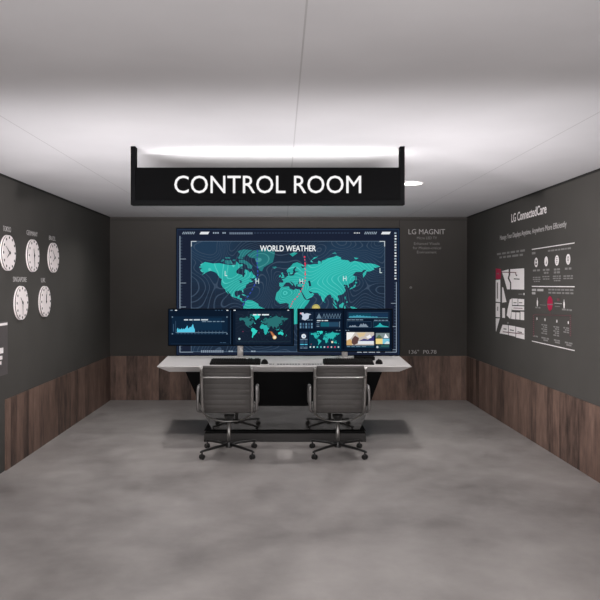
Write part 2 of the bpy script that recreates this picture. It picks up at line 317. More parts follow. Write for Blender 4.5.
# ================================================================== WORLD MAP (longitude, latitude)
GEO = dict(
 na=[(-168,65.6),(-164,66.5),(-166,68.3),(-156.5,71.3),(-141,69.6),(-128,70),(-115,68.5),(-108,68),(-96,68),(-94,72),(-88,68.5),(-82,69),(-82,66.5),(-86,66),(-94,61),(-94.5,58.8),(-92.5,57),(-87,56),(-82.3,55),(-82,52.8),(-79.5,51.5),(-78.8,54.7),(-76.6,57.2),(-78.5,58.8),(-77.5,62.4),(-73,62),(-69.5,60),(-67.8,58.3),(-64.5,60.3),(-61.5,56.5),(-57,53.7),(-55.8,52),(-60,50.2),(-66.5,50.2),(-70,47.5),(-65,49),(-64.5,46.5),(-61,45.5),(-66,43.6),(-67,44.7),(-70.5,43),(-70,41.7),(-74,40.5),(-76,37),(-75.6,35.2),(-78,33.9),(-81.3,31),(-80.1,26.5),(-80.8,25.2),(-82.7,28),(-84,30),(-89.4,30.1),(-90,29.1),(-94,29.6),(-97.3,27.5),(-97.7,22.5),(-96,19),(-94.5,18.2),(-91.5,18.6),(-90.3,21),(-87,21.5),(-88,17.5),(-88.5,15.8),(-83.3,15),(-83.7,11),(-81.5,8.9),(-79.5,9.5),(-77.3,8.3),(-78.5,8.2),(-80.5,7.3),(-83,8.3),(-85.8,10.5),(-87.6,13),(-91.5,14),(-94,16.1),(-96.5,15.7),(-102,18),(-105.5,20.3),(-105.5,22.8),(-109,26),(-112.5,29.8),(-114.8,31.7),(-112,27.8),(-109.6,23.2),(-112,25),(-115,28),(-117.2,32.8),(-120.6,34.6),(-122.5,37.5),(-124.3,40.4),(-124,46),(-123,49),(-127.5,51),(-130.5,54.5),(-134,58),(-140,59.8),(-146,60.8),(-151.5,59.3),(-154,58.5),(-158.5,56.5),(-163,55),(-160,57),(-157.3,58.7),(-162,58.8),(-165.5,61),(-164.5,63.2),(-161,64.3),(-166,64.5)],
 baffin=[(-80,73.7),(-72,71.5),(-67,69),(-62,66.8),(-65,62.8),(-72,64.5),(-73,67.5),(-80,69.8),(-89,70.5),(-89,73.5)],
 victoria=[(-117,73),(-105,73),(-101.5,69.5),(-110,68.6),(-117,69.8)],
 ellesmere=[(-90,76.5),(-79,76.3),(-75,78.5),(-62,82.4),(-80,83),(-92,81.5),(-87,79)],
 banks=[(-125,72),(-121,74.4),(-118,73),(-123,71.2)], devon=[(-92,76.5),(-80,75.7),(-81,74.6),(-91,74.7)],
 melville=[(-117,76),(-106,76),(-107,74.8),(-116,75)], southampton=[(-86,65.8),(-81,64),(-86,63.2)],
 wales=[(-101,74),(-96,73.8),(-97,72),(-102,72.5)],
 newfoundland=[(-59,47.7),(-56,51.5),(-53,47)], cuba=[(-84.8,22),(-80,23),(-74.3,20.2),(-77.5,19.9)], hispaniola=[(-74.3,19.8),(-68.5,18.6),(-74,18.1)],
 greenland=[(-73,78.2),(-60,82),(-32,83.5),(-18,81.5),(-19,77),(-22,71),(-32,68),(-40,65),(-43.5,60),(-48,61),(-53.5,67),(-54.5,70.5),(-58,75),(-68,76)],
 sa=[(-77.3,8.5),(-72,12),(-62,10.6),(-51,4.3),(-50,0),(-44,-2.8),(-35.2,-6),(-37,-11.5),(-39,-17),(-41,-22),(-48.5,-27),(-54,-34.5),(-57.5,-38),(-62,-39),(-65,-43),(-66,-47),(-69,-51),(-68.5,-54.8),(-74,-52),(-75.5,-47),(-73.5,-41),(-71.5,-30),(-70.2,-19),(-76,-14),(-81,-5),(-80,0),(-77.5,4)],
 africa=[(-6,35.8),(10,37.2),(11,33.5),(19.5,30.3),(22,32.8),(31,31.4),(32.5,30),(35.5,24),(37.3,20),(39.5,15.3),(43.3,11.8),(51.2,11.8),(46,3.5),(40.5,-3),(39.5,-9),(40.7,-15),(35,-20),(35.4,-24),(32.8,-26.5),(31,-30),(26,-34),(20,-34.8),(18,-32),(15,-26),(11.8,-17),(13.6,-11),(9,-1),(9.5,4),(4.5,6.3),(-4,5.2),(-8,4.4),(-13,8.5),(-16.8,12.5),(-17.2,15),(-16.2,20),(-14.5,26),(-9.7,30)],
 eurasia=[(-5.5,36),(-9,37),(-9.3,43.2),(-1.5,43.5),(-1.2,46),(-4.7,48.4),(1.5,50),(4,51.8),(8,54),(8.2,57),(10.6,57.6),(10.5,54.3),(14,54),(19,54.5),(21,57),(24,59),(28,59.7),(29.5,60.5),(22.5,60),(21.5,62.8),(25.2,65),(22,65.8),(17.2,61.5),(18.5,60),(16.5,56.5),(12.8,55.6),(11,59),(7,58),(5,61.5),(13,66),(18,69.6),(26,71),(31,70),(41,67),(40,66.2),(33,66.6),(37,63.9),(40,64.7),(44,66),(44,68.4),(53,68.3),(60,69),(67,69),(68,72.8),(73,71.5),(73,68),(75,72.5),(81,73.5),(87,75.2),(98,76.2),(104.3,77.6),(113,75.7),(113,73.8),(127,73),(131,71),(140,72.5),(152,71),(160,69.7),(170,69.8),(180,68.8),(190,66),(182,64.5),(177.5,64.7),(179,62.4),(170.5,60),(163.5,59.8),(162,56),(156.7,51),(156,57),(161,60.5),(164,62.5),(156.5,61.5),(154.5,59.4),(142.5,59.3),(135.5,54.8),(141,53),(140.3,48.5),(135,43.5),(130.5,42.3),(127.5,39.5),(129.4,36),(126.5,34.5),(126.7,37.5),(124.8,39.8),(121.3,39),(121,40.8),(118,39),(119,37.3),(122.5,37),(119.3,35),(121.8,31.5),(121.5,28.5),(117,23.5),(110.5,21),(108.2,21.6),(105.8,19),(109.2,12),(106.5,9),(105,8.7),(104.8,10.5),(100.8,13),(99.3,10),(103.3,4.5),(103.8,1.4),(101,3),(98.3,8.5),(98.5,13),(97,17),(94.3,16),(94,19.5),(91.5,22.7),(87,21.5),(82,16.5),(80,13),(79.8,10.3),(77.5,8.1),(74.5,14),(72.8,20),(70,20.8),(68.5,23.5),(66.5,25.2),(58,25.5),(56.5,27),(51.5,28),(48.5,30),(50,26.5),(51.5,25.3),(54,24.2),(56.3,26.2),(59.8,22.4),(55,17.3),(45,12.8),(43,15),(39,21.5),(35,28),(34.5,31.5),(36,36.5),(30.5,36.5),(27,37),(26.5,40),(29.2,41.2),(35,42),(41.5,41.5),(37.5,45),(39,47.2),(35,46.3),(33.5,44.6),(31,46.5),(28,43.3),(28.5,41.3),(26,40.8),(23.8,40),(24,37.8),(22.8,36.5),(19.5,41.5),(13.5,45.6),(12.4,44.3),(16,41.8),(18.5,40),(16,38.1),(15.5,40),(10.2,43.8),(4,43.5),(0,39.5),(-2,36.8)],
 britain=[(-5.5,50.2),(1.3,51.3),(0,53.5),(-2,57),(-3.2,58.6),(-6,57.5),(-3.2,54.5),(-5,52)], ireland=[(-10,51.8),(-6.2,52.3),(-6,55),(-9.5,54.2)],
 iceland=[(-24,65.5),(-16,66.4),(-14,65),(-19,63.4)], svalbard=[(11,79),(20,80.5),(27,80),(17,76.7)],
 novaya=[(52,71.5),(56,73.5),(68,76.8),(60,76),(54,73),(57.5,70.7)], severnaya=[(95,79.5),(101,81),(105,78.7)], siberian=[(138,75.8),(148,75.3),(142,74)],
 japan=[(130,31.3),(131,33.8),(135.8,35.6),(137,37),(140,39.8),(141.3,41.2),(142,39),(140.8,35.7),(136,33.8)], hokkaido=[(140,42),(141.8,45.3),(145.5,43.3),(143,42)],
 sakhalin=[(142,46.5),(142.2,54),(143.5,52),(143.5,49),(143,46.3)], ceylon=[(79.9,9.5),(81.8,7.5),(80.5,6)],
 sumatra=[(95.3,5.6),(104,-1.5),(106,-5.8),(102,-4)], borneo=[(109,1.5),(116.8,7),(119,5),(116,-3.8),(110.3,-2.8)], java=[(105.3,-6.8),(114.3,-7.6),(114,-8.6),(106,-7.4)],
 luzon=[(120.5,18.3),(122.2,18.3),(121.5,14.5),(124,12.8),(120.8,13.6),(120,16)], mindanao=[(122,7.2),(125.5,9.7),(126.3,6.5)],
 guinea=[(131,-1),(138,-1.7),(147.5,-6),(150.5,-10.5),(143,-8.8),(138.5,-8.2),(132.5,-3.8)], celebes=[(119.5,-5),(119.5,0),(125,1.5),(121,0),(122.5,-4.5)],
 australia=[(113.5,-22),(114.2,-26.5),(115.7,-32),(118,-35),(124,-33),(131,-31.6),(136,-35),(138.5,-35.5),(141,-38.3),(146.5,-39),(150,-37),(153.3,-30),(153,-25.5),(146,-19),(145.3,-15),(142.5,-11),(141,-16.5),(139,-17.5),(135.8,-15),(136.5,-12),(132,-11.3),(129,-15),(122.2,-18)],
 tasmania=[(145,-41),(148,-41),(147,-43.5)], zealand=[(172.8,-34.5),(178.3,-37.8),(175,-41.4),(173.8,-39)], zealand2=[(172.7,-40.6),(174,-42),(168,-46.5),(166.6,-45.8)],
 madagascar=[(49.3,-12.2),(50.4,-15.8),(47,-25),(43.5,-22.5),(44.3,-17)])
NORTH = {'baffin', 'victoria', 'ellesmere', 'banks', 'devon', 'melville', 'southampton', 'greenland', 'iceland', 'wales', 'severnaya'}
def miller(lat): return 1.25*math.log(math.tan(PI/4+.4*math.radians(lat)))

class Screen:
    """flat picture on a screen; coordinates are those of the photo, set on the screen's own plane"""
    def __init__(s, D): s.D = D; s.mb = MB()
    def p(s, x, y, lay): v = at(x, y, s.D); v.y -= .0006*lay; return v
    def poly(s, pts, mat, lay=1):
        P = [Vector((a, b, 0)) for a, b in pts]
        if len(pts) <= 4: s.mb.face([s.p(a, b, lay) for a, b in pts], mat); return
        vs = [s.mb.bm.verts.new(s.p(a, b, lay)) for a, b in pts]
        for t in geometry.tessellate_polygon([P]):
            try: f = s.mb.bm.faces.new([vs[i] for i in t]); f.material_index = s.mb.mi(mat)
            except ValueError: pass
    def rect(s, x0, y0, x1, y1, mat, lay=1): s.poly([(x0, y0), (x1, y0), (x1, y1), (x0, y1)], mat, lay)
    def frame(s, x0, y0, x1, y1, t, mat, lay=2):
        s.rect(x0, y0, x1, y0+t, mat, lay); s.rect(x0, y1-t, x1, y1, mat, lay); s.rect(x0, y0, x0+t, y1, mat, lay); s.rect(x1-t, y0, x1, y1, mat, lay)
    def line(s, x0, y0, x1, y1, w, mat, lay=3):
        d = Vector((x1-x0, y1-y0)); n = Vector((-d.y, d.x)).normalized()*w/2
        s.poly([(x0+n.x, y0+n.y), (x1+n.x, y1+n.y), (x1-n.x, y1-n.y), (x0-n.x, y0-n.y)], mat, lay)
    def disc(s, x, y, r, mat, lay=3, a0=0., a1=2*PI, n=20):
        s.poly([(x+r*math.cos(a0+(a1-a0)*i/n), y+r*math.sin(a0+(a1-a0)*i/n)) for i in range(n+1 if a1-a0 < 6 else n)], mat, lay)
    def text(s, t, x0, x1, ybase, cap, mat, lay=5, bold=0.):
        k = s.D/F; o = s.p(x0, ybase, lay); write(s.mb, t, o, RB[0], RB[1], (x1-x0)*k, cap*k, mat, .0004, bold=bold)
    def dashes(s, x0, x1, y, h, mat, n, lay=3, fill=.6):
        w = (x1-x0)/n
        for i in range(n): s.rect(x0+i*w, y-h/2, x0+i*w+w*fill, y+h/2, mat, lay)
    def words(s, x0, x1, y, h, mat, n, lay=3):
        k = s.D/F; smallprint(s.mb, s.p(x0, y+h/2, lay), RB[0], RB[1], (x1-x0)*k, h*k, mat, n, .0003)
    def world(s, lon0x, eqy, k, pick, lay=2):
        for name, pts in GEO.items():
            s.poly([(lon0x+lo*k, eqy-miller(la)*k*57.2958) for lo, la in pts], pick(name), lay)

# ================================================================== BIG DISPLAY
DS = D0-.045
x0, x1 = at(176, 0, DS).x, at(400, 0, DS).x; zt = at(0, 228, DS).z; zb = .60
vw = empty('display_wall', ((x0+x1)/2, D0, zb), 'huge wall display with the white title WORLD WEATHER over a teal world map', 'display')
m = MB(); m.box((x0, DS, zb), (x1, D0, zt), M['bezel'], .004); m.build('housing', vw)
S = Screen(DS-.001); W = em((225, 228, 232)); G = em((150, 165, 180)); Dm = em((72, 90, 110)); NAVY = em((27, 34, 52)); NAVY2 = em((22, 30, 46))
ybot = VY+(EYE-zb-.01)*F/DS
S.rect(176.7, 228.7, 399.3, ybot, NAVY, 0)
S.rect(176.7, 228.7, 399.3, 230.0, em((33, 48, 70)), 1); S.rect(398.6, 228.7, 399.3, ybot, em((34, 54, 80)), 1); S.rect(176.7, 228.7, 177.4, ybot, em((33, 48, 70)), 1)
S.rect(191, 241, 385, 352, SEA, 1)
S.frame(191, 241, 385, 352, .45, em((92, 112, 132)), 3)
for gx in range(24): S.rect(191+gx*8.1, 241, 191.18+gx*8.1, 352, em((34, 58, 80)), 2)
for gy in range(14): S.rect(191, 241+gy*8.1, 385, 241.18+gy*8.1, em((34, 58, 80)), 2)
for cx, sx_ in ((191, 1), (385, -1)):
    S.rect(min(cx, cx+sx_*5.5), 241, max(cx, cx+sx_*5.5), 241.8, em((190, 200, 208)), 4); S.rect(min(cx, cx+sx_*.8), 241, max(cx, cx+sx_*.8), 246.5, em((190, 200, 208)), 4)
def big_pick(n): return LANDN if n in NORTH else LAND
S.world(284, 306, .505, big_pick, 4)
S.poly([(284+a*.505, 306-miller(b)*28.93) for a, b in [(47,45.5),(51.5,46.8),(53,42),(54,37.3),(49,37.6),(49.5,41)]], em((30, 50, 72)), 5)
S.poly([(284+a*.505, 306-miller(b)*28.93) for a, b in [(-92,48.5),(-84,46.5),(-82.5,42),(-84,43.5),(-87.5,42),(-87,46)]], em((30, 90, 104)), 5)
S.text('WORLD WEATHER', 260, 316, 251.2, 5.6, em((245, 248, 250)), 7, .012)
for t, x, y in (('L', 224.8, 276), ('H', 255.6, 283.6), ('H', 299.6, 283.8), ('H', 343, 281), ('L', 379.6, 273)):
    S.text(t, x, x+(3.4 if t == 'H' else 2.5), y, 5, em((215, 235, 235)), 7)
BL = em((54, 74, 168)); PK = em((214, 84, 118)); RD = em((225, 60, 84))
def dashed(pts, w, mat, step, fill, lay=6):
    for (ax, ay), (bx, by) in zip(pts, pts[1:]):
        n = max(1, round(math.hypot(bx-ax, by-ay)/step))
        for i in range(n):
            t, u = i/n, (i+fill)/n
            S.line(ax+(bx-ax)*t, ay+(by-ay)*t, ax+(bx-ax)*u, ay+(by-ay)*u, w, mat, lay)
dashed([(257.5, 250), (257, 262), (258, 274), (255, 284), (251, 292), (246, 299), (242, 307)], 1.0, BL, 4, .6)
dashed([(304.5, 256), (305.3, 268), (305.2, 280), (302.5, 288), (298, 296), (293, 301), (290, 308)], 1.0, PK, 3, .55)
for x, y in ((304.6, 257), (305.2, 264), (305.2, 274)): S.disc(x, y, .9, RD, 7, n=10)
S.disc(316, 308.4, 4.2, em((176, 168, 98)), 6, PI, 2*PI); S.disc(316, 308.4, 2.6, em((208, 190, 110)), 7, PI, 2*PI)
for i in range(7): S.line(182.6+i*1.8, 234.2, 183.8+i*1.8, 231.8, .8, G)
S.poly([(199.5, 234.3), (201, 231.8), (209.5, 231.8), (208, 234.3)], W, 3)
S.dashes(213, 219.6, 232.9, 1.6, G, 3); S.dashes(222.5, 226.5, 232.9, 1.6, G, 2); S.dashes(229.5, 253, 233.3, 2.0, em((112, 126, 144)), 13, 3, .72)
S.dashes(254, 350, 233, .8, em((58, 74, 96)), 32)
S.dashes(354, 360.5, 233, 1.2, W, 4, 3, .45)
for i in range(7): S.line(364.6+i*1.8, 234.2, 365.8+i*1.8, 231.8, .8, G)
S.poly([(381, 234.3), (382.4, 231.8), (390.8, 231.8), (389.4, 234.3)], W, 3)
S.rect(179.6, 236, 180.3, 352.4, G, 3); S.rect(179.6, 351.8, 193, 352.4, G, 3)
for i in range(38):
    y = 238+i*3; S.rect(180.3, y-.25, 186 if i % 8 == 7 else 182.2, y+.25, Dm if i % 8 != 7 else G, 3)
for i in range(17): S.rect(394.6-(.3 if i % 3 == 0 else 0), 232.4+i*2.85, 396.4, 233.9+i*2.85, W if i % 3 else G, 3)
S.rect(396, 282, 396.6, 352.4, G, 3); S.rect(385, 351.8, 396.6, 352.4, G, 3)
for i in range(24):
    y = 283+i*2.9; S.rect(391 if i % 8 == 7 else 394.2, y-.25, 396, y+.25, Dm if i % 8 != 7 else G, 3)
S.dashes(201, 224, 351.4, 2.2, em((140, 152, 168)), 12, 3, .7); S.dashes(228.5, 233.5, 351.4, 1.4, G, 2, 3, .8); S.dashes(251, 256, 351.4, 1.4, G, 2, 3, .8)
S.rect(258, 351.8, 340, 352.2, Dm, 3)
S.words(357, 380, 351.5, 2.0, em((190, 200, 210)), 4, 3)
S.mb.build('screen_picture', vw, normals=False)

# ================================================================== HANGING SIGN
DG = 4.75
def sg(px, py): return at(px, py, DG)
sgn = empty('hanging_sign', sg(267.5, 205, ), 'long black CONTROL ROOM sign hanging from the ceiling in a black frame', 'sign')
a, b = sg(135.5, 200.3), sg(400, 167.6)
m = MB(); m.box((a.x, DG-.004, a.z), (b.x, DG+.05, b.z), M['signface']); m.build('sign_panel', sgn)
a2, b2 = sg(131, 205), sg(404.5, 205)
m = MB(); m.box((a2.x, DG-.012, a2.z), (b2.x, DG+.06, sg(0, 200.3).z), M['black'], .002); m.build('bottom_rail', sgn)
for xa, xb in ((131, 135.5), (400, 404.5)):
    m = MB(); m.box((sg(xa, 0).x, DG-.012, sg(0, 200.3).z), (sg(xb, 0).x, DG+.06, H), M['black'], .002); m.build('post', sgn)
m = MB(); write(m, 'CONTROL ROOM', sg(174.5, 193.2)+Vector((0, -.0045, 0)), *RB, sg(361, 0).x-sg(174.5, 0).x, sg(0, 176).z-sg(0, 193.2).z, M['signwhite'], .006)
props(m.build('lettering', sgn), 'white letters reading CONTROL ROOM')

# ================================================================== DOWNLIGHTS
LAMPS = [(1.165, 6.44), (-1.2, 6.44), (1.19, 8.0), (-1.42, 8.0)]  # seen lamp, its mirror behind the sign, rear pair added to fill light
def make_lamp(X, Y):
    o = empty('downlight', (X, Y, H), 'unseen recessed ceiling downlight behind the hanging sign', 'ceiling light', 'recessed ceiling downlights')
    m = MB(); m.tube([(X+.1*math.cos(t*PI/16), Y+.1*math.sin(t*PI/16), H-.004) for t in range(32)], .008, M['white'], 8, closed=True); m.build('trim_ring', o)
    m = MB(); m.cyl((X, Y, H-.004), (0, 0, 1), .096, .008, M['lens']); m.build('lamp_lens', o)
    return o
make_lamp(*LAMPS[0])['label'] = 'round recessed ceiling downlight shining beside the right end of the hanging sign'
for q in LAMPS[1:]: make_lamp(*q)

# ================================================================== BACK WALL LETTERING
def back(px, py): v = at(px, py, D0); return v
k0 = D0/F
wl = empty('wall_lettering', back(426, 253.4), 'grey heading with four small lines on the back wall beside the big display', 'lettering')
for tx, px, py, w, c, mt in (('LG MAGNIT', 408.5, 234.2, 36.5, 5.0, 'greyink'), ('Micro LED TV', 417, 239.2, 20, 2.6, 'dimink'), ('Enhanced Visuals', 414, 244.8, 25.5, 2.6, 'dimink'),
                           ('for Mission-critical', 413, 249.2, 28, 2.6, 'dimink'), ('Environment', 417, 253.4, 19.5, 2.6, 'dimink')):
    m = MB(); write(m, tx, back(px, py), *RB, w*k0, c*k0, M[mt]); m.build('lettering_line', wl)
m = MB(); write(m, '136"  P0.78', back(409, 353.7), *RB, 27.5*k0, 3.6*k0, M['greyink'])
props(m.build('wall_lettering'), 'small grey 136" P0.78 lettering low on the back wall above the wood panelling', 'lettering')
kn = back(410.6, 287.5)
m = MB(); m.cyl(kn+Vector((0, -.012, 0)), (0, 1, 0), .016, .024, M['chrome'], 24, bevel=.003)
props(m.build('wall_sensor'), 'tiny round metal stud on the dark back wall beside the big display', 'wall stud')

# ================================================================== CLOCKS ON THE LEFT WALL
R = .15
def make_clock():
    o = empty('wall_clock', (0, 0, 0), 'x', 'clock', 'white clocks on the left wall')
    m = MB(); m.cyl((.006, 0, 0), (1, 0, 0), R, .012, M['clockwhite'], 64, bevel=.003)
    m.build('case', o)
    m = MB(); m.cyl((.0155, 0, 0), (1, 0, 0), R-.006, .009, M['clockblack'], 64); props(m.build('rim_groove', o), 'black groove around the dial')
    m = MB(); m.cyl((.0225, 0, 0), (1, 0, 0), R-.002, .006, M['clockwhite'], 64, bevel=.002)
    for h in range(12):
        a = h*PI/6; m.cyl((.026, .128*math.sin(a), .128*math.cos(a)), (1, 0, 0), .0115, .001, M['clockblack'], 14)
    m.build('dial', o)
    for nm, l, w, xo in (('hour_hand', .068, .006, .0285), ('minute_hand', .108, .0042, .0305)):
        m = MB(); m.prism([(xo, -w, -.018), (xo, w, -.018), (xo, w*.5, l), (xo, -w*.5, l)], (.0012, 0, 0), M['clockblack']); m.build(nm, o)
    m = MB(); m.cyl((.0305, 0, 0), (1, 0, 0), .008, .006, M['clockblack'], 20); m.build('hub', o)
    return o
proto = make_clock()
def copy_tree(o, parent=None):
    c = o.copy(); C.objects.link(c); c.parent = parent
    for ch in list(o.children): copy_tree(ch, c)
    return c
CL = [('TOKYO', 9.0, 252.9, 7, 50, (3, 11, 231.6)), ('GERMANY', 33.7, 255.7, 11, 30, (26.5, 37.5, 235.8)), ('BRAZIL', 54.2, 257.7, 7, 52, (49, 55.5, 240.4)),
      ('SINGAPORE', 22, 302.9, 10, 30, (13, 26.5, 281.8)), ('UK', 45.6, 301.5, 12, 1, (41, 45.3, 282.4))]
WHERE = ['leftmost of the upper row', 'middle of the upper row', 'last of the upper row toward the corner', 'left of the lower row', 'right of the lower row']
jobs = []
for i, (nm, px, py, hh, mm, tx) in enumerate(CL):
    v = on_left(px+.4, py, .025); jobs.append((proto if i == 0 else copy_tree(proto), v))
for (o, v), (nm, px, py, hh, mm, tx), wh in zip(jobs, CL, WHERE):
    o.location = (XL, v.y, v.z); o['label'] = 'round white wall clock under the name %s, %s' % (nm, wh)
    for ch in o.children:
        if ch.name.startswith('hour_hand'): ch.rotation_euler.x = -((hh % 12)+mm/60)*PI/6
        if ch.name.startswith('minute_hand'): ch.rotation_euler.x = -mm*PI/30
    a, b = on_left(tx[0], tx[2]), on_left(tx[1], tx[2])
    zc = EYE+(VY-tx[2])*((a.y+b.y)/2)/F
    m = MB(); write(m, nm, (XL, a.y, zc), *RLFT, b.y-a.y, .043, M['greyink'])
    props(m.build('clock_lettering'), 'grey lettering %s on the left wall above its clock' % nm, 'lettering', 'names above the clocks')

# ================================================================== POSTER AT THE EDGE OF THE LEFT WALL
yr = on_left(7, 325).y; po = empty('wall_poster', (XL, yr-.4, .80), 'lighter charcoal poster with a white bar and white blocks on the left wall', 'poster')
m = MB(); m.box((XL, yr-.85, .80), (XL+.006, yr, 1.245), M['poster']); m.build('board', po)
m = MB(); m.box((XL+.006, yr-.80, 1.212), (XL+.008, yr-.012, 1.232), M['white']); m.build('header_bar', po)
for (ya, yb, za, zb_) in ((.10, .30, .985, 1.03), (.12, .30, .935, .965), (.14, .30, .895, .922), (.34, .70, .90, 1.05)):
    m = MB(); m.box((XL+.006, yr-yb, za), (XL+.008, yr-ya, zb_), M['white']); m.build('block', po)

# ================================================================== RIGHT WALL GRAPHICS
def rwrite(text, pa, pb, ybl, ybr, cap, mat, mb, bold=0.):
    a, b = on_right(pa, ybl), on_right(pb, ybr); z = (a.z+b.z)/2
    write(mb, text, (XR, a.y, z), *RRGT, a.y-b.y, cap, mat, bold=bold)
def rsmall(pa, pb, y, h, mat, n, mb, z=None):
    a, b = on_right(pa, y), on_right(pb, y)
    zz = EYE-(y-VY)*((a.y+b.y)/2)/F
    smallprint(mb, (XR, a.y, zz-h/2), *RRGT, a.y-b.y, h, mat, n)
m = MB(); rwrite('LG ConnectedCare', 511.5, 546.5, 221.8, 213.6, 0.088, M['white'], m, .012)
props(m.build('wall_lettering'), 'large white title lettering high on the right wall near the ceiling', 'lettering')
m = MB(); rwrite('Manage Your Displays Anytime, Anywhere More Efficiently', 500, 566.5, 238.8, 228.2, .052, M['greyink'], m)
props(m.build('wall_lettering'), 'long grey slogan line on the right wall under the white title', 'lettering')
cp = empty('wall_lettering', on_right(511, 256), 'two small dim caption lines above the white site map', 'lettering')
for xa, xb, y, n in ((497, 525, 252.4, 6), (499.5, 523, 256.2, 5)):
    m = MB(); rsmall(xa, xb, y, .022, M['dimink'], n, m); m.build('caption_line', cp, normals=False)

def rface(mb, pts, mat, off=.0012):
    P = [on_right(x, y) + Vector((-off, 0, 0)) for x, y in pts]
    vs = [mb.bm.verts.new(p) for p in P]; ws = [mb.bm.verts.new(p+Vector((off-.0003, 0, 0))) for p in P]; n = len(P)
    for i in range(n):
        f = mb.bm.faces.new((vs[i], ws[i], ws[(i+1) % n], vs[(i+1) % n])); f.material_index = mb.mi(mat)
    if n == 4: f = mb.bm.faces.new(vs); f.material_index = mb.mi(mat); return
    for t in geometry.tessellate_polygon([[Vector((p.y, p.z, 0)) for p in P]]):
        f = mb.bm.faces.new([vs[i] for i in t]); f.material_index = mb.mi(mat)
def cr(pts): return [(485+x/6, 255+y/6) for x, y in pts]
sm = empty('mounted_site_map', on_right(510, 342), 'white block site map with a red corner square on the right wall', 'wall graphic')
def mpart(name, polys, label=None):
    m = MB()
    for pts, mat, off in polys: rface(m, cr(pts), mat, off)
    o = m.build(name, sm, normals=False)
    if label: o['label'] = label
mpart('corner_square', [([(65, 80), (95, 85), (95, 142), (65, 146)], M['redink'], .0012), ([(73, 108), (84, 109), (84, 116), (73, 115)], M['dimink'], .002)], 'red square with a tiny grey mark')
blocks = [[(101, 97), (142, 86), (142, 118), (136, 140), (150, 168), (150, 206), (133, 206), (118, 150)],
          [(152, 85), (235, 80), (235, 208), (158, 206), (158, 165), (146, 138), (152, 118)],
          [(65, 150), (92, 147), (92, 283), (65, 280)], [(65, 287), (90, 289), (90, 374), (65, 372)], [(65, 380), (89, 380), (66, 462)],
          [(103, 192), (109, 195), (129, 282), (103, 286)], [(104, 318), (120, 318), (120, 378), (104, 376)],
          [(150, 268), (162, 260), (162, 318), (152, 384), (131, 362), (137, 322)],
          [(165, 261), (196, 262), (196, 300), (165, 300)], [(200, 263), (235, 265), (235, 302), (200, 301)],
          [(163, 306), (235, 308), (235, 332), (163, 330)], [(160, 342), (184, 344), (182, 386), (157, 383)], [(188, 344), (208, 345), (208, 388), (186, 386)], [(213, 340), (235, 341), (235, 391), (213, 389)],
          [(106, 418), (139, 421), (139, 479), (88, 470)], [(143, 422), (183, 428), (183, 490), (143, 481)], [(187, 430), (237, 440), (237, 506), (187, 495)]]
for pts in blocks: mpart('map_block', [(pts, M['white'], .0012)])
for rt in [[([(98, 100), (188, 103), (188, 108), (98, 105)], M['dimred'], .002), ([(183, 108), (188, 108), (188, 118), (183, 118)], M['dimred'], .002)],
           [([(172, 316), (226, 318), (226, 322), (172, 320)], M['dimred'], .002)], [([(108, 458), (232, 472), (232, 477), (108, 463)], M['dimred'], .002)],
           [([(72, 165), (79, 165), (79, 262), (72, 262)], M['dimink'], .002)], [([(74, 310), (80, 310), (80, 335), (74, 335)], M['dimink'], .002)]]: mpart('route_line', rt)
for cap_ in [([(174, 140), (208, 142), (208, 148), (174, 146)], M['darkink'], .002), ([(186, 118), (194, 118), (194, 126), (186, 126)], M['darkink'], .002),
      ([(172, 284), (190, 284), (190, 289), (172, 289)], M['darkink'], .002), ([(204, 284), (224, 284), (224, 289), (204, 289)], M['darkink'], .002),
      ([(112, 440), (130, 442), (130, 448), (112, 446)], M['darkink'], .002), ([(150, 446), (174, 450), (174, 456), (150, 452)], M['darkink'], .002), ([(196, 458), (222, 462), (222, 468), (196, 464)], M['darkink'], .002),
      ([(201, 232), (226, 232), (226, 237), (201, 237)], M['dimink'], .0012), ([(232, 228), (237, 228), (237, 240), (232, 240)], M['white'], .0012), ([(133, 402), (142, 402), (142, 412), (133, 412)], M['dimink'], .0012)]: mpart('map_caption', [cap_])

ig = empty('mounted_infographic', on_right(553, 350), 'tall infographic of white round icons and a red disc on the right wall', 'wall graphic')
def ipart(name, fn, label=None):
    m = MB(); fn(m); o = m.build(name, ig, normals=False)
    if label: o['label'] = label
for (xa, ya, xb, yb) in ((532, 249.4, 574.6, 242.9), (532, 286.4, 574.6, 286.7), (532, 341.0, 574.6, 350.6)):
    ipart('divider_line', lambda m: rface(m, [(xa, ya-.4), (xb, yb-.45), (xb, yb+.45), (xa, ya+.4)], M['white']))
def rdisc(m, x, y, r, mat, off=.0012, rz=None, n=28):
    c = on_right(x, y); c.x -= off; rz = rz or r
    m.face([c+Vector((0, r*math.cos(2*PI*i/n), rz*math.sin(2*PI*i/n))) for i in range(n)], mat)
for j, (x, y) in enumerate(((536.3, 262.4), (546.3, 261.4), (557, 260.4), (568.3, 259.3))):
    def icon(m):
        rdisc(m, x, y, .047, M['white'])
        c = on_right(x, y); c.x -= .002
        def bar(y0, z0, y1, z1): m.face([c+Vector((0, -y0, z0)), c+Vector((0, -y1, z0)), c+Vector((0, -y1, z1)), c+Vector((0, -y0, z1))], M['darkink'])
        if j == 0:
            bar(-.016, .0, .016, .026); bar(-.022, -.026, .022, -.008)
        elif j == 1:
            m.face([c+Vector((0, -p, q)) for p, q in ((-.012, -.022), (.012, -.024), (.022, .024), (.010, .004))], M['darkink'])
        elif j == 2:
            for q in (-.024, -.008, .008, .024): bar(-.018, q-.003, .018, q+.003)
        else:
            for t in range(10):
                u, v = 2*PI*t/10, 2*PI*(t+1)/10
                m.face([c+Vector((0, -rr*math.sin(w), .006+rr*math.cos(w))) for rr, w in ((.013, u), (.021, u), (.021, v), (.013, v))], M['darkink'])
            bar(-.004, -.036, .004, -.014)
    ipart('round_icon', icon)
